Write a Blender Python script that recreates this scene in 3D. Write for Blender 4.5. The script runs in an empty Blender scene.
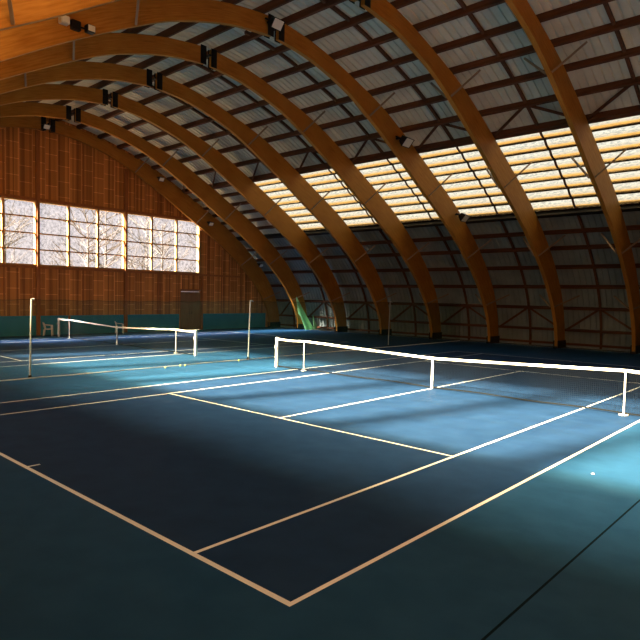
import bpy, bmesh, math, random
import numpy as np
from mathutils import Vector, Matrix
random.seed(7)
S = bpy.context.scene
C = S.collection

# ------------------------------------------------------------------ camera
cam = bpy.data.cameras.new('camera')
co = bpy.data.objects.new('camera', cam); C.objects.link(co)
YAW, PIT, ROL = math.radians(44.305), math.radians(-3.086), math.radians(1.071)
F_ = Vector((-math.sin(YAW)*math.cos(PIT), math.cos(YAW)*math.cos(PIT), math.sin(PIT)))
R_ = Vector((math.cos(YAW), math.sin(YAW), 0)); U_ = R_.cross(F_)
R2 = R_*math.cos(ROL)+U_*math.sin(ROL); U2 = -R_*math.sin(ROL)+U_*math.cos(ROL)
m = Matrix((R2, U2, -F_)).transposed().to_4x4(); m.translation = (8.821, -15.49, 2.653)
co.matrix_world = m
cam.sensor_width = 36; cam.lens = 36*591.75/640
cam.shift_x = 40.55/640; cam.shift_y = 6.83/640
cam.clip_end = 500
S.camera = co

# ------------------------------------------------------------------ light
SUN_STRENGTH, SKY_STRENGTH, SUN_K = 155.0, 1.35, Vector((0.66, 1.25, -1.0))
w = bpy.data.worlds.new('sky'); S.world = w; w.use_nodes = True
nt = w.node_tree; bg = nt.nodes['Background']
tc = nt.nodes.new('ShaderNodeTexCoord'); sx = nt.nodes.new('ShaderNodeSeparateXYZ')
rp = nt.nodes.new('ShaderNodeValToRGB')
nt.links.new(tc.outputs['Generated'], sx.inputs[0]); nt.links.new(sx.outputs['Z'], rp.inputs[0])
rp.color_ramp.elements[0].position = 0.0; rp.color_ramp.elements[0].color = (.84, .79, .79, 1)
rp.color_ramp.elements[1].position = 0.8; rp.color_ramp.elements[1].color = (.62, .80, 1.1, 1)
nt.links.new(rp.outputs[0], bg.inputs[0]); bg.inputs[1].default_value = SKY_STRENGTH
for nm_, share, ang in (('sun', .58, 4.0), ('sun_haze', .42, 27.0)):     # the disc, and the bright hazy sky round it
    sl = bpy.data.lights.new(nm_, 'SUN'); so = bpy.data.objects.new(nm_, sl); C.objects.link(so)
    sl.energy = SUN_STRENGTH*share; sl.angle = math.radians(ang); sl.color = (1.0, .92, .78)
    so.rotation_euler = (-SUN_K).to_track_quat('Z', 'Y').to_euler(); so.location = (-30, -40, 40)
vs = S.view_settings; vs.view_transform = 'Standard'; vs.look = 'None'; vs.exposure = 0.0; vs.gamma = 1.0
vs.use_curve_mapping = False
S.cycles.use_denoising = True
S.cycles.max_bounces = 8; S.cycles.diffuse_bounces = 5; S.cycles.transparent_max_bounces = 16
S.cycles.sample_clamp_indirect = 6.0

# ------------------------------------------------------------------ materials
def mat(name, col, rough=.7, metal=0., spec=.3):
    M = bpy.data.materials.new(name); M.use_nodes = True
    b = M.node_tree.nodes['Principled BSDF']
    b.inputs['Base Color'].default_value = (*col, 1); b.inputs['Roughness'].default_value = rough
    b.inputs['Metallic'].default_value = metal; b.inputs['Specular IOR Level'].default_value = spec
    return M
def nodes(M):
    n = M.node_tree.nodes; l = M.node_tree.links; return n, l, n['Principled BSDF']
def noise_mat(name, c1, c2, scale=5, stretch=(1, 1, 1), rough=.7, bump=0., detail=5, lo=.3, hi=.7, metal=0., spec=.3):
    M = mat(name, c1, rough, metal, spec); n, l, b = nodes(M)
    t = n.new('ShaderNodeTexCoord'); mp = n.new('ShaderNodeMapping'); mp.inputs['Scale'].default_value = stretch
    nz = n.new('ShaderNodeTexNoise'); nz.inputs['Scale'].default_value = scale; nz.inputs['Detail'].default_value = detail
    r = n.new('ShaderNodeValToRGB'); r.color_ramp.elements[0].position = lo; r.color_ramp.elements[1].position = hi
    r.color_ramp.elements[0].color = (*c1, 1); r.color_ramp.elements[1].color = (*c2, 1)
    l.new(t.outputs['Object'], mp.inputs[0]); l.new(mp.outputs[0], nz.inputs[0]); l.new(nz.outputs['Fac'], r.inputs[0])
    l.new(r.outputs[0], b.inputs['Base Color'])
    if bump:
        bp = n.new('ShaderNodeBump'); bp.inputs['Strength'].default_value = bump
        l.new(nz.outputs['Fac'], bp.inputs['Height']); l.new(bp.outputs[0], b.inputs['Normal'])
    return M
M_court = noise_mat('court_blue_paint', (.0085, .028, .082), (.0120, .037, .102), 2.2, rough=.6, detail=8, spec=.03)
M_apron = noise_mat('apron_teal_paint', (.0100, .046, .115), (.0140, .058, .140), 2.6, rough=.6, detail=8, spec=.03)
M_line = mat('white_line_paint', (.66, .69, .71), .6, 0, .1)
M_seam = mat('dark_seam', (.003, .010, .018), .9, 0, .02)
M_conc = noise_mat('dark_concrete', (.03, .03, .028), (.06, .055, .05), 3, rough=.9)
M_purlin = noise_mat('stained_purlin_wood', (.070, .025, .010), (.12, .043, .017), 3, (0.4, 3, 3), .7)
M_batten = mat('louvre_batten_wood', (.022, .014, .009), .9, 0, .05)
M_strap = mat('strap_wood', (.11, .045, .02), .8)
M_fin = mat('dark_sun_fin', (.034, .026, .014), .9, 0, .05)  # for the added sun-blocking fins over the louvres
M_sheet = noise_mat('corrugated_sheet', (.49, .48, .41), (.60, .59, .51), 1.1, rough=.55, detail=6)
M_sheet_wall = noise_mat('dark_wall_sheet', (.17, .215, .215), (.24, .30, .30), 1.1, rough=.6, detail=6)  # darker and bluer than the roof sheet
M_steel = mat('dark_steel', (.018, .017, .018), .5, .6)
M_brace = mat('galvanised_brace', (.24, .18, .13), .5, .4)
M_white = mat('white_painted_steel', (.82, .82, .80), .45)
M_pole = mat('grey_white_pole_paint', (.46, .49, .52), .6, 0, .15)
M_tape = mat('white_net_tape', (.86, .86, .86), .8)
M_string = mat('black_net_string', (.006, .007, .008), .9, 0, .1)
M_plastic = mat('white_plastic', (.86, .88, .92), .5)
M_glasslamp = mat('lamp_glass', (.65, .68, .66), .15)
M_alu = mat('lamp_reflector', (.62, .62, .58), .3, .5)
M_frame = noise_mat('window_frame_wood', (.40, .20, .06), (.52, .28, .10), 3, (1, 1, .4), .6)
M_stud = noise_mat('wall_post_wood', (.27, .095, .025), (.36, .14, .042), 3, (2, 2, .3), .7)
M_door = noise_mat('door_board', (.20, .115, .05), (.26, .15, .07), 3, (2, 2, .3), .7)
M_teal = noise_mat('teal_dado_paint', (.024, .22, .36), (.032, .26, .42), 2, rough=.7)
M_ball = mat('tennis_ball_felt', (.70, .85, .25), .9)
M_bark = noise_mat('tree_bark', (.065, .058, .055), (.10, .09, .085), 6, rough=.9)
M_ground = noise_mat('winter_grass', (.10, .11, .07), (.16, .16, .11), .5, rough=.95)

def glulam():
    M = mat('glulam_wood', (.4, .15, .04), .6, 0, .15); n, l, b = nodes(M)
    uv = n.new('ShaderNodeUVMap'); mp = n.new('ShaderNodeMapping'); mp.inputs['Scale'].default_value = (.8, 14, 1)
    nz = n.new('ShaderNodeTexNoise'); nz.inputs['Scale'].default_value = 1.6; nz.inputs['Detail'].default_value = 6
    r = n.new('ShaderNodeValToRGB'); r.color_ramp.elements[0].position = .3; r.color_ramp.elements[1].position = .72
    r.color_ramp.elements[0].color = (.31, .130, .017, 1); r.color_ramp.elements[1].color = (.46, .230, .046, 1)
    n2 = n.new('ShaderNodeTexNoise'); n2.inputs['Scale'].default_value = .8; n2.inputs['Detail'].default_value = 3
    mx = n.new('ShaderNodeMixRGB'); mx.blend_type = 'MULTIPLY'; mx.inputs[0].default_value = .6
    r2 = n.new('ShaderNodeValToRGB'); r2.color_ramp.elements[0].color = (.72, .66, .6, 1); r2.color_ramp.elements[1].color = (1, 1, 1, 1)
    r2.color_ramp.elements[0].position = .35; r2.color_ramp.elements[1].position = .65
    l.new(uv.outputs[0], mp.inputs[0]); l.new(mp.outputs[0], nz.inputs[0]); l.new(nz.outputs['Fac'], r.inputs[0])
    l.new(uv.outputs[0], n2.inputs[0]); l.new(n2.outputs['Fac'], r2.inputs[0])
    l.new(r.outputs[0], mx.inputs[1]); l.new(r2.outputs[0], mx.inputs[2]); l.new(mx.outputs[0], b.inputs['Base Color'])
    return M
M_glulam = glulam()

def boards():
    # vertical sheathing boards of mixed tone, with thin pale staggered joints; object space is world space (y along the wall, z up)
    M = mat('wall_boards', (.3, .1, .03), .75); n, l, b = nodes(M)
    t = n.new('ShaderNodeTexCoord'); s = n.new('ShaderNodeSeparateXYZ'); l.new(t.outputs['Object'], s.inputs[0])
    def comb(a, c, sa, sc):
        cb = n.new('ShaderNodeCombineXYZ')
        for src, sc_, k in ((a, sa, 0), (c, sc, 1)):
            mm = n.new('ShaderNodeMath'); mm.operation = 'MULTIPLY'; mm.inputs[1].default_value = sc_
            l.new(s.outputs[src], mm.inputs[0]); l.new(mm.outputs[0], cb.inputs[k])
        return cb
    cb = comb('Z', 'Y', 1, 1)
    br = n.new('ShaderNodeTexBrick'); br.inputs['Scale'].default_value = 1; br.inputs['Brick Width'].default_value = .92
    br.inputs['Row Height'].default_value = .76; br.inputs['Mortar Size'].default_value = .022; br.inputs['Mortar Smooth'].default_value = .3
    br.offset = .37; br.inputs['Color1'].default_value = (.42, .175, .042, 1); br.inputs['Color2'].default_value = (.50, .215, .055, 1)
    br.inputs['Mortar'].default_value = (.80, .38, .13, 1); br.inputs['Bias'].default_value = 0
    l.new(cb.outputs[0], br.inputs[0])
    cv = comb('Y', 'Z', 8.5, .05)
    wn = n.new('ShaderNodeTexVoronoi'); wn.voronoi_dimensions = '2D'; wn.inputs['Scale'].default_value = 1.0
    l.new(cv.outputs[0], wn.inputs['Vector'])
    r = n.new('ShaderNodeValToRGB'); r.color_ramp.elements[0].color = (.40, .34, .32, 1); r.color_ramp.elements[1].color = (1.35, 1.35, 1.3, 1)
    sc = n.new('ShaderNodeSeparateXYZ'); l.new(wn.outputs['Color'], sc.inputs[0]); l.new(sc.outputs[0], r.inputs[0])
    mx = n.new('ShaderNodeMixRGB'); mx.blend_type = 'MULTIPLY'; mx.inputs[0].default_value = .8
    l.new(br.outputs[0], mx.inputs[1]); l.new(r.outputs[0], mx.inputs[2]); l.new(mx.outputs[0], b.inputs['Base Color'])
    return M
M_boards = boards()

def mixed(name, tcol, dcol, ftrans, speck=0., scale=3., stretch=(1, 1, 1), band=False, graze=False):
    """sheet that lets part of the light straight through and scatters the rest"""
    M = bpy.data.materials.new(name); M.use_nodes = True; n = M.node_tree.nodes; l = M.node_tree.links; n.clear()
    o = n.new('ShaderNodeOutputMaterial'); mx = n.new('ShaderNodeMixShader'); mx.inputs[0].default_value = 1-ftrans
    tr = n.new('ShaderNodeBsdfTransparent'); tr.inputs[0].default_value = (*tcol, 1)
    tl = n.new('ShaderNodeBsdfTranslucent'); tl.inputs[0].default_value = (*dcol, 1)
    l.new(tr.outputs[0], mx.inputs[1]); l.new(tl.outputs[0], mx.inputs[2]); l.new(mx.outputs[0], o.inputs[0])
    if graze:   # sheet turns opaque at grazing incidence
        lw = n.new('ShaderNodeLayerWeight'); lw.inputs['Blend'].default_value = .5
        mr = n.new('ShaderNodeMapRange'); mr.inputs['From Min'].default_value = .68; mr.inputs['From Max'].default_value = .86
        mr.inputs['To Min'].default_value = 1-ftrans; mr.inputs['To Max'].default_value = 1.0
        l.new(lw.outputs['Facing'], mr.inputs['Value']); l.new(mr.outputs[0], mx.inputs[0])
    if speck:
        t = n.new('ShaderNodeTexCoord'); mp = n.new('ShaderNodeMapping'); mp.inputs['Scale'].default_value = stretch
        nz = n.new('ShaderNodeTexNoise'); nz.inputs['Scale'].default_value = scale; nz.inputs['Detail'].default_value = 8
        nz.inputs['Roughness'].default_value = .7
        r = n.new('ShaderNodeValToRGB'); r.color_ramp.elements[0].position = .36; r.color_ramp.elements[1].position = .56
        r.color_ramp.elements[0].color = (1-speck, 1-speck, 1-speck, 1)
        l.new(t.outputs['Object'], mp.inputs[0]); l.new(mp.outputs[0], nz.inputs[0]); l.new(nz.outputs['Fac'], r.inputs[0])
        if band:   # amber falloff of light towards every louvre's lower lap, painted into the sheet colour
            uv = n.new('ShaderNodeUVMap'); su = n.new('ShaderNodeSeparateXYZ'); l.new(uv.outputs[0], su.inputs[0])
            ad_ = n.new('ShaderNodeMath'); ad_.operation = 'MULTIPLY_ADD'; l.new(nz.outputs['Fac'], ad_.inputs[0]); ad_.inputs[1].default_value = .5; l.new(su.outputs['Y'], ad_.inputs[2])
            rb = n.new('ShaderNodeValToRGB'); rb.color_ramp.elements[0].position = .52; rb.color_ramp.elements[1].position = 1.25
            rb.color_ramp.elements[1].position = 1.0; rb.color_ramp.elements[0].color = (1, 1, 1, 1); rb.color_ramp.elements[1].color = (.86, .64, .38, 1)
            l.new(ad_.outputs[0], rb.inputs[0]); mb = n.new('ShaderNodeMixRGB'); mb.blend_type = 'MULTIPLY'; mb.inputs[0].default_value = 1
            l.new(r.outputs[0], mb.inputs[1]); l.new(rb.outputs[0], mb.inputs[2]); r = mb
        for nd, col in ((tr, tcol), (tl, dcol)):
            m2 = n.new('ShaderNodeMixRGB'); m2.blend_type = 'MULTIPLY'; m2.inputs[0].default_value = 1
            m2.inputs[1].default_value = (*col, 1); l.new(r.outputs[0], m2.inputs[2]); l.new(m2.outputs[0], nd.inputs[0])
    return M
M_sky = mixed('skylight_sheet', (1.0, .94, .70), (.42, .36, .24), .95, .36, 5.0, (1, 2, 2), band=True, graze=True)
M_pane = mixed('obscured_glass', (.72, .67, .66), (.20, .18, .17), .96, .50, 7.0)
M_mesh = mixed('green_net_mesh', (1, 1, 1), (.05, .10, .07), .68)
M_bundle = mixed('green_net_cloth', (.4, .8, .5), (.45, .85, .52), .05, .35, 4.0)
# bundle cloth also reflects
n = M_bundle.node_tree.nodes; l = M_bundle.node_tree.links
df = n.new('ShaderNodeBsdfDiffuse'); df.inputs[0].default_value = (.36, .72, .46, 1); ad = n.new('ShaderNodeMixShader'); ad.inputs[0].default_value = .6
ms = [x for x in n if x.type == 'MIX_SHADER' and x != ad][0]; o = [x for x in n if x.type == 'OUTPUT_MATERIAL'][0]
l.new(ms.outputs[0], ad.inputs[1]); l.new(df.outputs[0], ad.inputs[2]); l.new(ad.outputs[0], o.inputs[0])
n = M_mesh.node_tree.nodes; l = M_mesh.node_tree.links
df = n.new('ShaderNodeBsdfDiffuse'); df.inputs[0].default_value = (.035, .10, .065, 1)
tl = [x for x in n if x.type == 'BSDF_TRANSLUCENT'][0]; ms = [x for x in n if x.type == 'MIX_SHADER'][0]
l.new(df.outputs[0], ms.inputs[2])

# ------------------------------------------------------------------ helpers
def link(name, bm, mats, parent=None, smooth=False, recalc=True):
    if recalc: bmesh.ops.recalc_face_normals(bm, faces=bm.faces)
    me = bpy.data.meshes.new(name); bm.to_mesh(me); bm.free()
    for mm in (mats if isinstance(mats, (list, tuple)) else [mats]): me.materials.append(mm)
    if smooth:
        for p in me.polygons: p.use_smooth = True
    o = bpy.data.objects.new(name, me); C.objects.link(o)
    if parent: o.parent = parent
    return o
def tag(o, label=None, cat=None, group=None, kind=None):
    if label: o['label'] = label
    if cat: o['category'] = cat
    if group: o['group'] = group
    if kind: o['kind'] = kind
    return o
def empty(name, loc=(0, 0, 0), rz=0, **k):
    o = bpy.data.objects.new(name, None); C.objects.link(o); o.location = loc; o.rotation_euler = (0, 0, rz)
    o.empty_display_size = .1
    return tag(o, **k)
def box(bm, a, b):
    x0, y0, z0 = a; x1, y1, z1 = b
    v = [bm.verts.new(p) for p in ((x0, y0, z0), (x1, y0, z0), (x1, y1, z0), (x0, y1, z0), (x0, y0, z1), (x1, y0, z1), (x1, y1, z1), (x0, y1, z1))]
    for f in ((0, 3, 2, 1), (4, 5, 6, 7), (0, 1, 5, 4), (1, 2, 6, 5), (2, 3, 7, 6), (3, 0, 4, 7)): bm.faces.new([v[i] for i in f])
def bar(bm, p, q, w, h=None, up=(0, 0, 1)):
    p, q = Vector(p), Vector(q); h = h or w; d = (q-p).normalized(); up = Vector(up)
    if abs(d.dot(up)) > .98: up = Vector((1, 0, 0))
    s = d.cross(up).normalized(); u = s.cross(d)
    v = [bm.verts.new(c+s*a*w/2+u*b*h/2) for c in (p, q) for a, b in ((-1, -1), (1, -1), (1, 1), (-1, 1))]
    for f in ((0, 1, 2, 3), (7, 6, 5, 4), (0, 4, 5, 1), (1, 5, 6, 2), (2, 6, 7, 3), (3, 7, 4, 0)): bm.faces.new([v[i] for i in f])
def tube(bm, pts, r, n=8, taper=None):
    pts = [Vector(p) for p in pts]; rings = []
    for i, p in enumerate(pts):
        d = (pts[min(i+1, len(pts)-1)]-pts[max(i-1, 0)]).normalized()
        up = Vector((0, 0, 1)) if abs(d.z) < .9 else Vector((1, 0, 0)); s = d.cross(up).normalized(); u = s.cross(d)
        rr = r if taper is None else r+(taper-r)*i/(len(pts)-1)
        rings.append([bm.verts.new(p+(s*math.cos(2*math.pi*k/n)+u*math.sin(2*math.pi*k/n))*rr) for k in range(n)])
    for a, b in zip(rings[:-1], rings[1:]):
        for k in range(n): bm.faces.new((a[k], a[(k+1) % n], b[(k+1) % n], b[k]))
    bm.faces.new(rings[0][::-1]); bm.faces.new(rings[-1])
def spline(P, n=8):
    """Catmull-Rom through P"""
    P = np.array(P, float); Q = np.vstack([2*P[0]-P[1], P, 2*P[-1]-P[-2]]); out = []
    for i in range(1, len(Q)-2):
        for k in range(n):
            t = k/n; a, b, c, d = Q[i-1], Q[i], Q[i+1], Q[i+2]
            out.append(.5*((2*b)+(c-a)*t+(2*a-5*b+4*c-d)*t*t+(3*b-a-3*c+d)*t**3))
    out.append(P[-1]); return np.array(out)

# ------------------------------------------------------------------ vault profile (y, z), one half; the other half mirrors it
EXT = spline([(0, 12.65), (2, 12.42), (4, 11.95), (6.7, 11.1), (9, 10.05), (11.5, 8.75), (13.8, 7.5), (16, 5.95), (17.6, 4.5), (18.7, 3.1), (19.3, 1.8), (19.55, .7), (19.6, 0)])
INT = spline([(0, 11.98), (2, 11.75), (4, 11.22), (5.5, 10.6), (8, 9.3), (10, 8.13), (12, 7.0), (14, 5.75), (15.8, 4.35), (17.2, 2.95), (18.1, 1.6), (18.45, .6), (18.5, 0)])
def resample(P, n):
    d = np.r_[0, np.cumsum(np.linalg.norm(np.diff(P, axis=0), axis=1))]; t = np.linspace(0, d[-1], n)
    return np.c_[np.interp(t, d, P[:, 0]), np.interp(t, d, P[:, 1])]
def normals(P):
    t = np.gradient(P, axis=0); t /= np.linalg.norm(t, axis=1)[:, None]; nn = np.c_[-t[:, 1], t[:, 0]]; nn[0] = (0, 1); return nn
E_ = resample(EXT, 161); EN = normals(E_)
SH = E_+EN*.30; SH[0, 0] = 0; SH[-1, 1] = 0            # sheeting line
def at_y(y, off=0.):
    """point on the sheeting line at |y|, moved out by off, with tangent and normal"""
    i = np.interp(y, SH[:, 0], np.arange(len(SH))); j = int(min(i, len(SH)-2)); f = i-j
    p = SH[j]*(1-f)+SH[j+1]*f; nn = EN[j]*(1-f)+EN[j+1]*f; nn = nn/np.linalg.norm(nn)
    return p+nn*off, nn
Y_TOP, Y_BOT = 9.95, 14.98
X_END, X_NEAR = -25.8, 12.8
ARCH_X = [-25.50, -22.38, -18.49, -14.6, -10.71, -6.84, -3.0, .78, 4.65, 8.5, 12.5]
X_SKY = -20.45

# ------------------------------------------------------------------ floor (paint zones and lines are cells of the one floor mesh)
def build_floor():
    L = .05
    courts = [0., -17.66]
    xs = {X_END, X_NEAR, 6.85, 6.875}
    ys = {-19.0, 18.93, 18.99, -19.9, 19.9}
    rects = []   # white
    fields = []
    for cx in courts:
        for sx in (-1, 1):
            a = cx+sx*5.485; b = a-sx*L; rects.append((min(a, b), max(a, b), -11.885, 11.885))
            a = cx+sx*4.115; b = a-sx*L; rects.append((min(a, b), max(a, b), -11.885, 11.885))
            ya = sx*11.885; yb = ya-sx*.065; rects.append((cx-5.485, cx+5.485, min(ya, yb), max(ya, yb)))
            ya = sx*6.4; rects.append((cx-4.115, cx+4.115, ya-.025, ya+.025))
            ya = sx*11.885; yb = ya-sx*.25; rects.append((cx-.025, cx+.025, min(ya, yb), max(ya, yb)))
        rects.append((cx-.025, cx+.025, -6.4, 6.4))
        fields.append((cx-5.485, cx+5.485, -11.885, 11.885))
    for r in rects+fields: xs.update(r[:2]); ys.update(r[2:])
    xs = sorted(xs); ys = sorted(ys)
    bm = bmesh.new(); V = {}
    for i, x in enumerate(xs):
        for j, y in enumerate(ys): V[i, j] = bm.verts.new((x, y, 0))
    for i in range(len(xs)-1):
        for j in range(len(ys)-1):
            cx, cy = (xs[i]+xs[i+1])/2, (ys[j]+ys[j+1])/2
            f = bm.faces.new((V[i, j], V[i+1, j], V[i+1, j+1], V[i, j+1])); f.material_index = 1
            if any(a < cx < b and c < cy < d for a, b, c, d in fields): f.material_index = 0
            if any(a < cx < b and c < cy < d for a, b, c, d in rects) or 18.93 < cy < 18.99: f.material_index = 2
            elif 6.85 < cx < 6.875: f.material_index = 3
            if cy > 18.99 or cy < -19.0: f.material_index = 4
    r = bmesh.ops.extrude_face_region(bm, geom=list(bm.faces))
    for v in [g for g in r['geom'] if isinstance(g, bmesh.types.BMVert)]: v.co.z -= .2
    o = link('floor', bm, [M_court, M_apron, M_line, M_seam, M_conc], recalc=True)
    return tag(o, 'blue and teal acrylic tennis court floor with white lines', 'floor', kind='structure')
build_floor()
bm = bmesh.new(); 
for r in ((-160, -120, X_END-.25, 120), (X_NEAR+.25, -120, 120, 120), (X_END-.25, -120, X_NEAR+.25, -20.2), (X_END-.25, 20.2, X_NEAR+.25, 120)):
    v = [bm.verts.new((x, y, -.1)) for x, y in ((r[0], r[1]), (r[2], r[1]), (r[2], r[3]), (r[0], r[3]))]; bm.faces.new(v)
g = link('ground', bm, M_ground, recalc=False); tag(g, 'pale open ground outside the tennis hall', 'ground', kind='structure')

# ------------------------------------------------------------------ roof and side wall sheeting
def corrugated(name, xa, xb, ya, yb, side, label, cat):
    """real trapezoid-ribbed sheeting following the vault between |y| = ya and yb; side = +1, -1 or 0 for both"""
    bm = bmesh.new()
    prof = []
    def run(a, b, s):
        yy = [y for y in SH[:, 0] if a < y < b]
        pts = [a]+yy+[b]
        return [(s, y) for y in pts]
    if side == 0: prof = run(0.001, yb, -1)[::-1]+run(0.001, yb, 1)
    else: prof = run(ya, yb, side)
    pitch = .29; xs = []; x = xa
    while x < xb-1e-3:
        for dx, dz in ((0, 0), (.20, 0), (.225, .05), (.265, .05)):
            if x+dx < xb: xs.append((x+dx, dz))
        x += pitch
    xs.append((xb, 0))
    for k0 in range(2):     # inner and outer skin
        grid = []
        for s, y in prof:
            row = []
            for xx, dz in xs:
                q, nn = at_y(y, dz+.03*k0); row.append(bm.verts.new((xx, s*q[0], q[1])))
            grid.append(row)
        for a, b in zip(grid[:-1], grid[1:]):
            for k in range(len(xs)-1): bm.faces.new((a[k], a[k+1], b[k+1], b[k]))
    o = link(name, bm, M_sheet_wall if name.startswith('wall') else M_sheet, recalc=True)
    return tag(o, label, cat, kind='structure')
ceiling = corrugated('ceiling', X_END-.15, X_NEAR+.15, 0, Y_TOP, 0, 'ribbed grey sheet metal vault on brown purlins', 'roof')
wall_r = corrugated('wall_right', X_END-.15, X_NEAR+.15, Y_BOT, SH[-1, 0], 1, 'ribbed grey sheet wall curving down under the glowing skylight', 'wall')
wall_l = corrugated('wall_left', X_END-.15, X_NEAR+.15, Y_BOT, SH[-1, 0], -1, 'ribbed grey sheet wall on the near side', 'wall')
for s in (1, -1):   # opaque end of the skylight strip
    par = wall_r if s > 0 else wall_l
    o = corrugated('sheet_panel', X_END-.15, X_SKY, Y_TOP, Y_BOT, s, None, None)
    del o['kind']; o.parent = par

def rail(parent, name, y, s, depth, width, xa=X_END+.05, xb=X_NEAR-.05, material=M_purlin, lift=0.):
    """a straight member along the hall under the sheeting at |y|"""
    q, nn = at_y(y); bm = bmesh.new()
    tt = np.array((nn[1], -nn[0])); cs = []
    for a, b in ((-1, 0), (1, 0), (1, 1), (-1, 1)):
        c = q+tt*a*width/2-nn*(lift+b*depth); cs.append((s*c[0], c[1]))
    va = [bm.verts.new((xa, *c)) for c in cs]; vb = [bm.verts.new((xb, *c)) for c in cs]
    bm.faces.new(va); bm.faces.new(vb[::-1])
    for k in range(4): bm.faces.new((va[k], va[(k+1) % 4], vb[(k+1) % 4], vb[k]))
    return link(name, bm, material, parent)
PUR = [.62, 2.0, 3.40, 4.75, 6.05, 7.35, 8.60]
GIRT = [float(np.interp(-z, -SH[:, 1], SH[:, 0])) for z in (6.2, 5.45, 4.5, 3.45, 2.25, 1.0, .2)]
for s in (1, -1):
    for y in PUR: rail(ceiling, 'purlin', y, s, .27, .12)
    rail(ceiling, 'skylight_header_beam', Y_TOP-.02, s, .29, .24)
    par = wall_r if s > 0 else wall_l
    for y in GIRT: rail(par, 'girt', y, s, .22, .11)
    rail(par, 'skylight_sill_beam', Y_BOT+.10, s, .27, .20, material=M_steel)
    # mid-bay rafters and diagonal braces
    for xa, xb in zip(ARCH_X[:-1], ARCH_X[1:]):
        xm = (xa+xb)/2
        for parent, ya, yb in ((ceiling, .3, Y_TOP-.1), (par, Y_BOT+.1, SH[-1, 0])):
            bm = bmesh.new(); pts = [float(SH[int(k), 0]) for k in np.linspace(np.searchsorted(SH[:, 0], ya), min(np.searchsorted(SH[:, 0], yb), len(SH)-1), 20)]
            rings = []
            for y in pts:
                q, nn = at_y(y, -.01); q2, _ = at_y(y, -.13)
                rings.append([bm.verts.new((xm+dx, s*c[0], max(c[1], .02))) for dx, c in ((-.05, q), (.05, q), (.05, q2), (-.05, q2))])
            for a, b in zip(rings[:-1], rings[1:]):
                for k in range(4): bm.faces.new((a[k], a[(k+1) % 4], b[(k+1) % 4], b[k]))
            bm.faces.new(rings[0]); bm.faces.new(rings[-1][::-1])
            link('rafter', bm, M_purlin, parent)
        for dx in (-1, 1):
            xe = xa+.1 if dx < 0 else xb-.1
            a, _ = at_y(PUR[-1], -.16); b, _ = at_y(Y_TOP-.1, -.2)
            bm = bmesh.new(); bar(bm, (xm, s*a[0], a[1]), (xe, s*b[0], b[1]), .08, .10); link('diagonal_brace', bm, M_purlin, ceiling)
            a, _ = at_y(GIRT[4], -.12); b, _ = at_y(GIRT[5], -.12)
            bm = bmesh.new(); bar(bm, (xm, s*a[0], a[1]), (xe, s*b[0], b[1]), .08, .10); link('diagonal_brace', bm, M_purlin, par)

for s in (1, -1):
    for y in (10.9, 11.8, 12.65, 13.5, 14.3): rail(wall_r if s > 0 else wall_l, 'girt', y, s, .22, .11, xb=X_SKY)
# ------------------------------------------------------------------ skylight strips: louvred translucent panels, one window per bay and side
NB = 8
wn_ = 5
for s in (1, -1):
    xsb = [X_SKY]+[x for x in ARCH_X if x > X_SKY]
    xsb[-1] = X_NEAR
    ys = np.linspace(Y_TOP+.1, Y_BOT-.02, NB+1)
    for bi, (xa, xb) in enumerate(zip(xsb[:-1], xsb[1:])):
        root = empty('window_%d' % wn_, ((xa+xb)/2, s*at_y(12.7)[0][0], at_y(12.7)[0][1]), kind='structure', label='cream glowing louvred skylight bay in the curved roof', cat='window'); wn_ += 1
        inv = Matrix.Translation(-root.location)
        bm = bmesh.new(); bb = bmesh.new(); ff = bmesh.new(); rr = bmesh.new(); xm = (xa+xb)/2
        strap = []
        for k in range(NB):
            a, b = ys[k], ys[k+1]; rows = []
            for t in np.linspace(0, 1, 7):
                # sheet bulges inward and laps under at the lower edge
                bulge = -.085*math.sin(math.pi*min(1, t*1.0)**1.15)
                q, nn = at_y(a+(b-a)*t, bulge); rows.append(q)
                q2, _ = at_y(a+(b-a)*t, bulge-.03); strap.append(q2)
            va = [[bm.verts.new((x, s*q[0], q[1])) for x in (xa, xb)] for q in rows]
            uvl = bm.loops.layers.uv.verify()
            for t_, (r0, r1) in enumerate(zip(va[:-1], va[1:])):
                f = bm.faces.new((r0[0], r0[1], r1[1], r1[0]))
                for lp, vv_ in zip(f.loops, (t_/6, t_/6, (t_+1)/6, (t_+1)/6)): lp[uvl].uv = (0 if lp.vert in (r0[0], r1[0]) else 1, vv_)
            q, nn = at_y(b); q, nn = at_y(b, -.03); q3, _ = at_y(b, -.055)
            d = Vector((0, s*(q3[0]-q[0]), q3[1]-q[1]))
            bar(bb, (xa, s*(q[0]+q3[0])/2, (q[1]+q3[1])/2), (xb, s*(q[0]+q3[0])/2, (q[1]+q3[1])/2), .085, .025, up=d.normalized())
        for k in range(NB+1):  # fins added outside the panes to keep grazing sun off the side wall
            q, nn = at_y(ys[k] if k < NB else ys[NB]-.01, .02); q3, _ = at_y(ys[k] if k < NB else ys[NB]-.01, .17)
            d = Vector((0, s*(q3[0]-q[0]), q3[1]-q[1])); c0 = (s*(q[0]+q3[0])/2, (q[1]+q3[1])/2)
            bar(ff, (xa, *c0), (xb, *c0), .035, .15, up=d.normalized())
        prev = None
        for q in strap:
            cur = [rr.verts.new((xm+dx, s*q[0], q[1]+dz)) for dx, dz in ((-.05, 0), (.05, 0), (.05, .022), (-.05, .022))]
            if prev:
                for k in range(4): rr.faces.new((prev[k], prev[(k+1) % 4], cur[(k+1) % 4], cur[k]))
            prev = cur
        for nm, b_, mm in (('pane', bm, M_sky), ('batten', bb, M_batten), ('sun_fin', ff, M_fin), ('strap', rr, M_strap)):
            bmesh.ops.transform(b_, matrix=inv, verts=b_.verts); link(nm, b_, mm, root, recalc=(nm != 'pane'), smooth=False)

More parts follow.
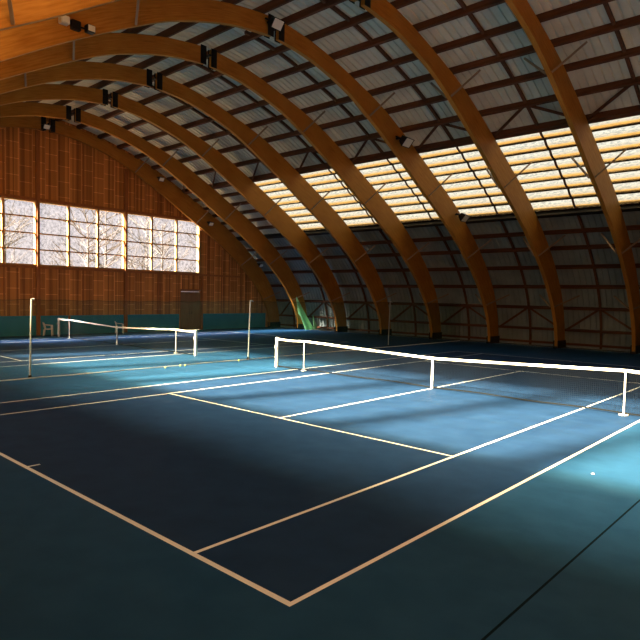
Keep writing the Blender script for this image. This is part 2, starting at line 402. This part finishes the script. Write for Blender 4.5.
# ------------------------------------------------------------------ end walls
WIN_Y = [-12.25, -6.3, -.48, 5.35, 11.50]; WZ0, WZ1 = 4.10, 7.87
DOOR = (9.77, 11.63, 2.95)
def end_wall(name, x0, x1, windows, label):
    bm = bmesh.new()
    cuts = set(np.round(np.linspace(-19.8, 19.8, 100), 3)); cuts.update([WIN_Y[0], WIN_Y[-1], DOOR[0], DOOR[1]]); cuts = sorted(cuts)
    def top(y): 
        return float(np.interp(abs(y), SH[:, 0], SH[:, 1]))-.02
    for a, b in zip(cuts[:-1], cuts[1:]):
        mid = (a+b)/2; segs = [(0, None)]
        if windows:
            if WIN_Y[0] < mid < WIN_Y[-1]: segs = [(0, WZ0), (WZ1, None)]
            elif DOOR[0] < mid < DOOR[1]: segs = [(DOOR[2], None)]
            if DOOR[0] < mid < DOOR[1]: segs = [(DOOR[2], WZ0), (WZ1, None)] if mid < WIN_Y[-1] else segs
        for z0, z1 in segs:
            ta, tb = (top(a), top(b)) if z1 is None else (z1, z1)
            if max(ta, tb) <= z0: continue
            ta = max(ta, z0+.01); tb = max(tb, z0+.01)
            v = [bm.verts.new(p) for p in ((x0, a, z0), (x0, b, z0), (x0, b, tb), (x0, a, ta), (x1, a, z0), (x1, b, z0), (x1, b, tb), (x1, a, ta))]
            for f in ((0, 1, 2, 3), (7, 6, 5, 4), (0, 4, 5, 1), (2, 6, 7, 3), (1, 5, 6, 2), (3, 7, 4, 0)): bm.faces.new([v[i] for i in f])
    bmesh.ops.remove_doubles(bm, verts=bm.verts, dist=1e-4)
    o = link(name, bm, M_boards); return tag(o, label, 'wall', kind='structure')
wall_b = end_wall('wall_back', X_END-.16, X_END, True, 'orange brown timber boarded end wall with a long window band')
wall_f = end_wall('wall_front', X_NEAR, X_NEAR+.16, False, 'timber boarded end wall behind the viewer')
def part(parent, name, m_, *boxes):
    bm = bmesh.new()
    for a, b in boxes: box(bm, a, b)
    return link(name, bm, m_, parent)
def ztop(y): return float(np.interp(abs(y), INT[:, 0], INT[:, 1]))
for y, hw in ((-12.25, .09), (-6.3, .09), (-.48, .11), (5.35, .11), (11.57, .09)):
    for z0, z1 in ((.0, WZ0-.02), (WZ1+.02, ztop(y)-.02)):
        if y > 11 and z0 == 0: z0 = .0; ya, yb = 11.64, 11.76
        else: ya, yb = y-hw, y+hw
        part(wall_b, 'post', M_stud, ((X_END, ya, z0), (X_END+.14, yb, z1)))
for y in (-6.3, -.48, 5.35):
    part(wall_b, 'window_post', M_stud, ((X_END+.061, y-.06, WZ0-.02), (X_END+.14, y+.06, WZ1+.02)))
for y in (-9.3, -4.4, -2.4, 2.4, 7.9, 13.6, 15.6):
    part(wall_b, 'stud', M_stud, ((X_END, y-.035, 1.2), (X_END+.05, y+.035, (WZ0-.1) if y < 11.6 else ztop(y)-.05)))
    if y < 11.6: part(wall_b, 'stud', M_stud, ((X_END, y-.035, WZ1+.1), (X_END+.05, y+.035, ztop(y)-.05)))
part(wall_b, 'rail', M_stud, ((X_END, -15.5, WZ0-.16), (X_END+.10, 15.4, WZ0-.03)))
part(wall_b, 'rail', M_stud, ((X_END, -12.3, WZ1+.03), (X_END+.10, 11.62, WZ1+.16)))
part(wall_b, 'lower_stud', M_stud, ((X_END+.03, 1.4, .35), (X_END+.08, 1.52, 1.14)))
t = part(None, 'trim_1', M_teal, ((X_END, -18.5, 0), (X_END+.03, DOOR[0]-.08, 1.16)), ((X_END, DOOR[1]+.14, 0), (X_END+.03, 18.3, 1.16)))
tag(t, 'dark teal painted band along the foot of the boarded end wall', 'wall band', kind='structure')
# door
d = empty('door_1', (X_END, (DOOR[0]+DOOR[1])/2, 0), kind='structure', label='brown double door in the end wall', cat='door')
ym = (DOOR[0]+DOOR[1])/2; hw = (DOOR[1]-DOOR[0])/2
part(d, 'door_leaf', M_door, ((-.06, -hw+.04, .01), (0.0, -.006, 2.76)))
part(d, 'door_leaf', M_door, ((-.06, .006, .01), (0.0, hw-.04, 2.76)))
part(d, 'door_frame', M_stud, ((-.1, -hw, 0), (.03, -hw+.04, 2.95)), ((-.1, hw-.04, 0), (.03, hw, 2.95)), ((-.1, -hw+.04, 2.77), (.03, hw-.04, 2.95)))
part(d, 'head_rail', M_brace, ((.03, -hw+.1, 2.84), (.09, hw-.05, 2.90)))
bm = bmesh.new(); tube(bm, [(0, -.09, 1.35), (.06, -.09, 1.35), (.06, -.09, 1.15), (0, -.09, 1.15)], .015); link('handle', bm, M_steel, d)
bm = bmesh.new(); tube(bm, [(0, .09, 1.35), (.06, .09, 1.35), (.06, .09, 1.15), (0, .09, 1.15)], .015); link('handle', bm, M_steel, d)
# end wall windows
for k, (a, b) in enumerate(zip(WIN_Y[:-1], WIN_Y[1:])):
    root = empty('window_%d' % (k+1), (X_END, (a+b)/2, WZ0), kind='structure', label='wide timber window of twelve obscured panes in the end wall', cat='window')
    W = (b-a)/2; H = WZ1-WZ0
    part(root, 'window_frame', M_frame, ((-.20, -W, 0), (.06, -W+.13, H)), ((-.20, W-.13, 0), (.06, W, H)), ((-.20, -W+.13, 0), (.06, W-.13, .08)), ((-.20, -W+.13, H-.08), (.06, W-.13, H)))
    for j in (1, 2):
        y = -W+2*W*j/3; part(root, 'mullion', M_frame, ((-.15, y-.065, .08), (.02, y+.065, H-.08)))
    bm = bmesh.new()
    for j in (1, 2, 3):
        z = H*j/4
        for c in range(3):
            ya, yb = -W+2*W*c/3+(.13 if c == 0 else .065), -W+2*W*(c+1)/3-(.13 if c == 2 else .065)
            box(bm, (-.11, ya, z-.038), (.0, yb, z+.038))
    link('glazing_bar', bm, M_frame, root)
    bm = bmesh.new(); v = [bm.verts.new(p) for p in ((-.08, -W+.05, .04), (-.08, W-.05, .04), (-.08, W-.05, H-.04), (-.08, -W+.05, H-.04))]
    bm.faces.new(v); link('pane', bm, M_pane, root, recalc=False)

# ------------------------------------------------------------------ glulam arches
HINGE = .17
def half_arch(s):
    n = 56
    E = resample(EXT, n); I = resample(INT, n); b = .085; bm = bmesh.new(); uvl = bm.loops.layers.uv.new('UVMap')
    for P in (E, I):
        P[0, 1] = np.interp(HINGE, P[:, 0], P[:, 1]); P[0, 0] = HINGE; P[-1, 1] = .12
    R = [[bm.verts.new((dx, s*p[0], p[1])) for dx, p in ((b, I[i]), (b, E[i]), (-b, E[i]), (-b, I[i]))] for i in range(n)]
    L = np.r_[0, np.cumsum(np.linalg.norm(np.diff((E+I)/2, axis=0), axis=1))]
    vv = (0, 1, 1.2, .2)
    for i in range(n-1):
        for k in range(4):
            k2 = (k+1) % 4; f = bm.faces.new((R[i][k], R[i][k2], R[i+1][k2], R[i+1][k]))
            va, vb = ((0, 1), (1, 1.2), (1.2, .2), (.2, 0))[k]
            for lp, uv in zip(f.loops, ((L[i], va), (L[i], vb), (L[i+1], vb), (L[i+1], va))): lp[uvl].uv = uv
    bm.faces.new(R[0]); bm.faces.new(R[-1][::-1])
    return bm
def arch_proto():
    root = empty('glulam_arch')
    for s in (1, -1):
        link('arch_rib', half_arch(s), M_glulam, root)
        # steel shoe at the springing
        bm = bmesh.new(); ya, yb = 18.42, 19.66
        for dx in (-.125, .102): box(bm, (dx, min(s*ya, s*yb), 0), (dx+.023, max(s*ya, s*yb), .42))
        box(bm, (-.102, min(s*ya, s*yb), 0), (.102, max(s*ya, s*yb), .10)); link('steel_shoe', bm, M_steel, root)
        # crown plates clasping the rib ends
        for dx in (-1, 1):
            bm = bmesh.new(); x = dx*.108
            box(bm, (x-.008, min(s*.13, s*.42), 11.92), (x+.008, max(s*.13, s*.42), 12.66))
            link('crown_plate', bm, M_steel, root)
        for yi, r in ((5.8, 1), (10.85, 1), (15.2, 1), (17.7, 1)):
            z = float(np.interp(yi, INT[:, 0], INT[:, 1])); 
            i = np.interp(yi, INT[:, 0], np.arange(len(INT))); tt = INT[min(int(i)+1, len(INT)-1)]-INT[int(i)]; tt = tt/np.linalg.norm(tt)
            nn = np.array((-tt[1], tt[0]))
            ln = {5.8: 1.02, 10.85: 1.28, 15.2: 1.38, 17.7: 1.15}[yi]
            q = np.array((yi, z))+nn*.03; q2 = np.array((yi, z))+nn*ln
            for dx in (-1, 1):
                bm = bmesh.new(); bar(bm, (dx*.11, s*q[0], q[1]), (dx*1.05, s*q2[0], q2[1]), .065, .065); link('fly_brace', bm, M_brace, root)
    bm = bmesh.new(); tube(bm, [(-.2, 0, 12.32), (.2, 0, 12.32)], .05, 12); link('hinge_pin', bm, M_steel, root)
    return root
def dup(root, loc, label, group=None):
    r = root.copy(); C.objects.link(r); r.location = loc
    r['label'] = label
    if group: r['group'] = group
    for ch in list(root.children):
        c = ch.copy(); C.objects.link(c); c.parent = r
        for g in ch.children:
            d_ = g.copy(); C.objects.link(d_); d_.parent = c
    return r
LAB = {0: 'laminated timber arch set flat against the boarded end wall',
       1: 'glulam arch with the green net bundle at its foot, second from the end wall',
       2: 'glulam arch third from the end wall, foot where the sunlit strip ends',
       3: 'fourth glulam arch counting from the boarded end wall',
       4: 'fifth glulam arch counting from the boarded end wall',
       5: 'glulam arch with a floodlight at its crown and two on its right limb',
       6: 'glulam arch whose bright orange left limb crosses the top left corner',
       7: 'nearest visible glulam arch, at the right edge of the photo',
       8: 'glulam arch over the right sideline, out of view', 9: 'glulam arch above the viewer, out of view', 10: 'glulam arch against the near end wall, out of view'}
proto = arch_proto(); tag(proto, LAB[0], 'roof arch', 'glulam arches spanning the hall'); proto.location = (ARCH_X[0], 0, 0)
for i, x in enumerate(ARCH_X[1:], 1): dup(proto, (x, 0, 0), LAB[i])
# the end arch is screwed to the wall: no braces reaching through it
for o in list(proto.children):
    if o.name.startswith('fly_brace') and min(v.co.x for v in o.data.vertices) < -.5: bpy.data.objects.remove(o)
for r in [o for o in C.objects if o.name.startswith('glulam_arch') and o.location.x > 12]:
    for o in list(r.children):
        if o.name.startswith('fly_brace') and max(v.co.x for v in o.data.vertices) > .5: bpy.data.objects.remove(o)

# ------------------------------------------------------------------ floodlights
def floodlight(loc, rz, tilt, label, scale=1.):
    root = empty('floodlight', loc, rz, label=label, cat='floodlight', group='floodlights fixed to the arches'); root.scale = (scale,)*3
    R = Matrix.Rotation(tilt, 4, 'Y')
    bm = bmesh.new()
    fr = [(-.13, -.20, -.14), (-.13, .20, -.14), (-.13, .20, .14), (-.13, -.20, .14)]; bk = [(.10, -.12, -.09), (.10, .12, -.09), (.10, .12, .09), (.10, -.12, .09)]
    a = [bm.verts.new(R@Vector((-p[0], p[1], p[2]))) for p in fr]; b = [bm.verts.new(R@Vector((-p[0], p[1], p[2]))) for p in bk]
    bm.faces.new(b)
    for k in range(4): bm.faces.new((a[k], a[(k+1) % 4], b[(k+1) % 4], b[k]))
    c = [bm.verts.new(v.co*0.9+R@Vector((.013, 0, 0))) for v in a]
    for k in range(4): bm.faces.new((a[k], a[(k+1) % 4], c[(k+1) % 4], c[k]))
    d_ = [bm.verts.new(v.co*.62) for v in a]
    for k in range(4): bm.faces.new((c[k], c[(k+1) % 4], d_[(k+1) % 4], d_[k]))
    bm.faces.new(d_); link('housing', bm, M_steel, root, recalc=False)
    bm = bmesh.new(); v = [bm.verts.new(R@Vector((.122, y, z))) for y, z in ((-.18, -.12), (.18, -.12), (.18, .12), (-.18, .12))]; bm.faces.new(v); link('lamp_glass', bm, M_glasslamp, root)
    bm = bmesh.new()
    for s in (-1, 1): bar(bm, (0, s*.215, 0), (-.16, s*.215, .10), .02, .04)
    bar(bm, (-.16, -.225, .10), (-.16, .225, .10), .04, .03); bar(bm, (-.16, 0, .1), (-.30, 0, .1), .05, .05); link('bracket', bm, M_steel, root)
    return root
# (rz = 0 looks along +x; arches' camera-side face is at x + .1)
floodlight((-6.84+.50, -.45, 12.2), 0, math.radians(35), 'floodlight beside the crown joint of the big central arch', 1.3)
floodlight((-6.84+.58, 7.9, 9.75), 0, math.radians(40), 'floodlight halfway up the right limb, above the skylight', 1.6)
floodlight((-6.84+.54, 13.7, 6.95), 0, math.radians(40), 'floodlight low on the right limb, at the skylight bottom edge', 1.45)
for y, z, lb in ((-.25, 12.1, 'small floodlight at the crown of the end wall arch'), (7.6, 10.3, 'small floodlight on the end wall arch above the right window'), (11.9, 7.75, 'small floodlight on the end wall arch at the window corner'), (17.0, 5.0, 'small floodlight low on the end wall arch right of the windows')):
    floodlight((-25.5+.40, y, z), 0, math.radians(35), lb, 1.)
EY, EZ = -7.74, 9.82
# twin battery emergency lamp near the top left
root = empty('emergency_light', (-6.84+.09, EY, EZ), label='black twin spot emergency lamp on the red-brown beam at top left', cat='emergency light'); root.scale = (.76,)*3
tt = Vector((0, 1, .10)).normalized()
bm = bmesh.new(); box(bm, (0, -.13, -.17), (.16, .22, .17)); bmesh.ops.bevel(bm, geom=bm.edges[:], offset=.02, segments=2, affect='EDGES'); link('housing', bm, M_steel, root)
for s, y in ((-1, -.42), (1, .55)):
    bm = bmesh.new(); box(bm, (.04, y-.16, -.13), (.30, y+.16, .13)); bmesh.ops.bevel(bm, geom=bm.edges[:], offset=.02, segments=2, affect='EDGES'); h = link('lamp_housing', bm, M_alu if s < 0 else M_steel, root)
    bm = bmesh.new(); box(bm, (.30, y-.13, -.10), (.315, y+.13, .10)); link('lens', bm, M_glasslamp, h)
    bm = bmesh.new(); bar(bm, (.08, y-.14*-s if s < 0 else y-.14, 0), (.08, -.12 if s < 0 else .20, 0), .05); link('arm', bm, M_steel, root)

# ------------------------------------------------------------------ tennis nets
def net_height(u):           # u = distance from net centre
    u = abs(u)
    if u <= 5.03: return .914+(1.07-.914)*(u/5.03)**1.15
    return 1.07-.025*math.sin(math.pi*(u-5.03)/1.37)
def tennis_net(cx, which):
    root = empty('tennis_net', (cx, 0, 0), label='black mesh tennis net with white headband on the '+which, cat='tennis net', group='tennis nets across the two courts')
    us = np.linspace(-6.33, 6.33, 282)
    bm = bmesh.new()
    def strand(pts, w):
        prev = None
        for p in pts:
            cur = [bm.verts.new((p[0]+a, p[1]+b, p[2]+c)) for a, b, c in w]
            if prev:
                for k in range(3): bm.faces.new((prev[k], prev[(k+1) % 3], cur[(k+1) % 3], cur[k]))
            prev = cur
    r = .0016
    vert_w = [(-r, -r, 0), (r, -r, 0), (0, r, 0)]; hor_w = [(0, -r, -r), (0, r, -r), (0, 0, r)]
    bot = lambda u: .03+.02*math.sin(u*1.1)**2
    for u in us: strand([(u, 0, bot(u)), (u, 0, net_height(u)-.02)], vert_w)
    cs = np.linspace(-6.33, 6.33, 60)
    for k in range(20):
        strand([(u, 0, bot(u)+(net_height(u)-bot(u)-.02)*k/20) for u in cs], hor_w)
    link('mesh', bm, M_string, root, recalc=False)
    bm = bmesh.new(); cs = np.linspace(-6.36, 6.36, 90); prev = None
    for u in cs:
        h = net_height(u); ww = .010
        cur = [bm.verts.new((u, a, h+b)) for a, b in ((-ww, -.062), (ww, -.062), (ww*1.5, -.012), (0, .004), (-ww*1.5, -.012))]
        if prev:
            for k in range(5): bm.faces.new((prev[k], prev[(k+1) % 5], cur[(k+1) % 5], cur[k]))
        prev = cur
    link('headband', bm, M_tape, root)
    bm = bmesh.new(); prev = None
    for u in cs:
        cur = [bm.verts.new((u, a, bot(u)+b)) for a, b in ((-.006, -.012), (.006, -.012), (.006, .022), (-.006, .022))]
        if prev:
            for k in range(4): bm.faces.new((prev[k], prev[(k+1) % 4], cur[(k+1) % 4], cur[k]))
        prev = cur
    link('bottom_tape', bm, M_string, root)
    bm = bmesh.new(); box(bm, (-.03, -.016, .0), (.03, -.010, .925)); box(bm, (-.03, .010, .0), (.03, .016, .925)); box(bm, (-.03, -.016, .918), (.03, .016, .926)); link('centre_strap', bm, M_tape, root)
    for s in (-1, 1):
        p = bpy.data.objects.new('net_post', None); C.objects.link(p)
        C.objects.unlink(p); bpy.data.objects.remove(p)
        bm = bmesh.new(); box(bm, (s*6.4-.05, -.05, 0), (s*6.4+.05, .05, 1.09)); bmesh.ops.bevel(bm, geom=bm.edges[:], offset=.012, segments=2, affect='EDGES')
        po = link('net_post', bm, M_white, root)
        bm = bmesh.new(); tube(bm, [(s*6.4, -.05, .80), (s*6.4, -.11, .80), (s*6.4, -.11, .70)], .012, 6); link('crank', bm, M_white, po)
    for s in (-1, 1):
        bm = bmesh.new(); tube(bm, [(s*5.03, -.035, .012), (s*5.03, -.035, 1.075)], .019, 10); st = link('singles_stick', bm, M_white, root)
        bm = bmesh.new(); tube(bm, [(s*5.03, -.035, 0), (s*5.03, -.035, .018)], .10, 20); link('stick_base', bm, M_white, st)
    return root
tennis_net(0, 'near court'); tennis_net(-17.66, 'far court by the end wall')

# ------------------------------------------------------------------ divider net and poles
XD = -8.973
POLES = [-17.1, -8.01, .96, 11.08]
def sag_top(y):
    pl = [-18.7]+POLES+[18.7]
    for a, b in zip(pl[:-1], pl[1:]):
        if a <= y <= b: t = (y-a)/(b-a); return 2.36-.16*t*(1-t)+.03*abs(math.sin(y*2.9))
    return 2.36
root = empty('divider_net', (XD, 0, 0), label='thin green mesh curtain hung between the two courts on white poles', cat='divider net')
bm = bmesh.new(); prev = None; ys = np.linspace(-18.7, 18.7, 160)
for y in ys:
    wv = .03*math.sin(y*1.7)+.02*math.sin(y*4.3)
    cur = [bm.verts.new((wv*k/3.+.16, y, .02+(sag_top(y)-.02)*(3-k)/3.)) for k in range(4)]
    if prev:
        for k in range(3): bm.faces.new((prev[k], cur[k], cur[k+1], prev[k+1]))
    prev = cur
link('mesh', bm, M_mesh, root, recalc=False, smooth=True)
bm = bmesh.new(); tube(bm, [(.16, y, sag_top(y)) for y in ys], .005, 5); link('top_rope', bm, M_string, root)
bm = bmesh.new(); tube(bm, [(.16+.03*math.sin(y*1.7)+.02*math.sin(y*4.3)+.02*math.sin(y), y, .018) for y in ys], .016, 5); link('bottom_rope', bm, M_plastic, root)
plab = ['out of view pole of the divider net at the near end', 'white divider net pole at the left, nearest in view', 'white divider net pole with a hook top, left of the near net post', 'white divider net pole farthest away, in front of the sheet wall']
for y, lb in zip(POLES, plab):
    p = empty('net_pole', (XD-.02, y, 0), label=lb, cat='pole', group='white poles of the divider net')
    bm = bmesh.new(); tube(bm, [(0, 0, 0.02), (.02, .05, 2.40)], .026, 10); link('shaft', bm, M_pole, p)
    bm = bmesh.new(); tube(bm, [(0, 0, 0), (0, 0, .03)], .085, 16); tube(bm, [(0, 0, .03), (0, 0, .09)], .05, 12); link('base_plate', bm, M_steel, p)
    bm = bmesh.new(); tube(bm, [(.02, .05, 2.38), (.03, .12, 2.40), (.05, .20 if y > 0 else .10, 2.36)], .022, 8); link('hook', bm, M_pole, p)

# ------------------------------------------------------------------ green net bundle at the arch foot
bd = empty('net_bundle', (-21.95, 18.2, 0), label='gathered green netting hanging in two pointed folds at the arch foot', cat='net bundle')
def fold(top, l0, r0, name, depth=.10, amp=.05):
    bm = bmesh.new(); n = 14; mrows = []
    for k in range(n+1):
        t = k/n; a = Vector(top).lerp(Vector(l0), t); b = Vector(top).lerp(Vector(r0), t)
        sagv = Vector((0, -.06*math.sin(math.pi*t), 0))
        row = []
        for j in range(9):
            u = j/8; p = a.lerp(b, u)+sagv+Vector((amp*math.sin(u*9+k*.2)*t, 0, 0)); row.append(p)
        mrows.append(row)
    for dx in (0, depth*.3):
        V = [[bm.verts.new((p.x+dx, p.y, p.z)) for p in r] for r in mrows]
        for a, b in zip(V[:-1], V[1:]):
            for j in range(8):
                try: bm.faces.new((a[j], a[j+1], b[j+1], b[j]))
                except ValueError: pass
    bmesh.ops.remove_doubles(bm, verts=bm.verts, dist=1e-5)
    return link(name, bm, M_bundle, bd, recalc=False, smooth=True)
fold((.22, -.62, 2.55), (.30, -.45, 1.25), (.50, 1.25, .02), 'long_fold')
fold((.42, -.62, 1.75), (.55, .10, .02), (.60, 1.0, .02), 'under_fold')
fold((.28, 1.25, 1.15), (.42, 1.28, .02), (.50, 1.75, .02), 'short_fold')
bm = bmesh.new(); tube(bm, [(.22, -.62, 2.52), (0.12, -.56, 2.66)], .01, 6); link('tie', bm, M_brace, bd)

# ------------------------------------------------------------------ chairs
def chair_proto():
    root = empty('garden_chair')
    bm = bmesh.new(); n = 8
    top = [[bm.verts.new((-.22+.44*i/n, -.22+.44*j/n, .42-.018*math.sin(math.pi*i/n)*math.sin(math.pi*j/n)+.012*(i/n))) for j in range(n+1)] for i in range(n+1)]
    for i in range(n):
        for j in range(n): bm.faces.new((top[i][j], top[i+1][j], top[i+1][j+1], top[i][j+1]))
    r = bmesh.ops.extrude_face_region(bm, geom=list(bm.faces))
    for v in [g for g in r['geom'] if isinstance(g, bmesh.types.BMVert)]: v.co.z -= .03
    link('seat', bm, M_plastic, root)
    # back: curved fan shell with slots, behind the seat (-x side)
    bm = bmesh.new()
    W = lambda h: .20+.055*math.sin(math.pi*min(h, .82)/1.0)
    for sl in range(5):
        prev = None
        for k in range(13):
            h = k/12
            if h > .9: pass
            hw = W(h); a0, a1 = (-1+2*sl/5+.05), (-1+2*(sl+1)/5-.05)
            if k in (0, 1, 10, 11, 12): a0 -= .05; a1 += .05
            arch = .0
            cur = []
            for a in (a0, a1):
                y = hw*a; z = .42+.40*h-(.055*a*a*(h**3)); x = -.22-.11*h+.07*(a*a)
                cur += [bm.verts.new((x, y, z)), bm.verts.new((x-.018, y, z))]
            if prev:
                p, c = prev, cur
                for q in ((p[0], p[2], c[2], c[0]), (p[1], c[1], c[3], p[3]), (p[0], c[0], c[1], p[1]), (p[2], p[3], c[3], c[2])): bm.faces.new(q)
            else: bm.faces.new((cur[0], cur[1], cur[3], cur[2]))
            prev = cur
        bm.faces.new((prev[0], prev[2], prev[3], prev[1]))
    link('backrest', bm, M_plastic, root)
    for s in (-1, 1):
        bm = bmesh.new()
        pts = spline([(-.28, s*.235, .70), (-.12, s*.275, .66), (.10, s*.285, .645), (.22, s*.27, .63)], 4)
        for a, b in zip(pts[:-1], pts[1:]): bar(bm, a, b, .05, .022)
        link('armrest', bm, M_plastic, root)
        for fx, tp in ((.24, (.21, s*.27, .635)), (-.27, (-.22, s*.21, .42))):
            bm = bmesh.new(); v = []
            base = Vector((fx, s*.27, 0)); tp = Vector(tp)
            for c, wd in ((base, .045), (tp, .065)):
                v.append([bm.verts.new(c+Vector(q)) for q in ((-wd/2, -.012, 0), (wd/2, -.012, 0), (wd/2, .012, 0), (-wd/2, .012, 0))])
            bm.faces.new(v[0][::-1]); bm.faces.new(v[1])
            for k in range(4): bm.faces.new((v[0][k], v[0][(k+1) % 4], v[1][(k+1) % 4], v[1][k]))
            link('leg', bm, M_plastic, root)
    return root
ch = chair_proto(); ch.location = (-25.15, -.13, 0); ch.rotation_euler = (0, 0, math.radians(58)); ch.scale = (.92, .92, .97)
tag(ch, 'white plastic garden armchair left of the far net post', 'chair', 'white plastic chairs by the end wall')
c2 = dup(ch, (-24.95, 4.45, 0), 'white plastic garden armchair behind the middle of the far net'); c2.rotation_euler = (0, 0, math.radians(66))

# ------------------------------------------------------------------ balls
def ball(loc, label):
    bm = bmesh.new(); bmesh.ops.create_icosphere(bm, subdivisions=3, radius=.034)
    o = link('tennis_ball', bm, [M_ball], smooth=True); o.location = (loc[0], loc[1], .034)
    return tag(o, label, 'tennis ball', 'tennis balls left on the floor')
ball((-8.50, -3.45), 'tennis ball lying left of the pair near the divider net')
ball((-8.62, -2.72), 'tennis ball of the close pair, left one')
ball((-8.60, -2.52), 'tennis ball of the close pair, right one')
ball((-8.62, .12), 'single tennis ball beside the hook-topped pole base')
bm = bmesh.new()
vv = [bm.verts.new(p) for p in ((-.022, -.015, .002), (.02, -.02, .006), (.024, .012, .003), (.002, .022, .012), (-.02, .014, .004))]; bm.faces.new(vv)
o = link('paper_scrap', bm, M_tape); o.location = (6.04, -5.7, 0)
tag(o, 'tiny white paper scrap on the bright teal floor right of the near court', 'litter')

# ------------------------------------------------------------------ bare trees beyond the end wall windows
def tree(loc, h, seed):
    rnd = random.Random(seed); root = empty('bare_tree', (loc[0], loc[1], -.1), label='bare winter tree blurred behind the obscured window glass', cat='tree', group='bare trees outside the end wall')
    tr = bmesh.new(); br = bmesh.new()
    tube(tr, [(0, 0, 0), (.1, .05, h*.3), (0, .1, h*.6), (.1, 0, h*.9)], .20, 8, .04)
    def branch(p, d, L, r, lev):
        q = p+d*L; tube(br, [p, p.lerp(q, .5)+Vector((rnd.uniform(-.1, .1),)*3)*L*.3, q], r, 5, r*.5)
        if lev:
            for k in range(4):
                dd = (d+Vector((rnd.uniform(-.8, .8), rnd.uniform(-.8, .8), rnd.uniform(-.1, .7)))).normalized()
                branch(p.lerp(q, rnd.uniform(.4, 1)), dd, L*rnd.uniform(.5, .7), r*.55, lev-1)
    for k in range(16):
        z = h*(.22+.66*k/16); a = rnd.uniform(0, 6.28)
        branch(Vector((0, 0, z)), Vector((math.cos(a), math.sin(a), .55)).normalized(), h*.26*(1-.4*k/16), .07, 2)
    link('trunk', tr, M_bark, root); link('branches', br, M_bark, root)
for k, (x, y, h) in enumerate([(-40, 2, 11), (-37, 8.5, 10), (-43, 13.5, 12), (-38, 16.5, 10), (-46, 20, 12), (-41, 25, 11), (-48, 6, 13)]): tree((x, y), h, k)
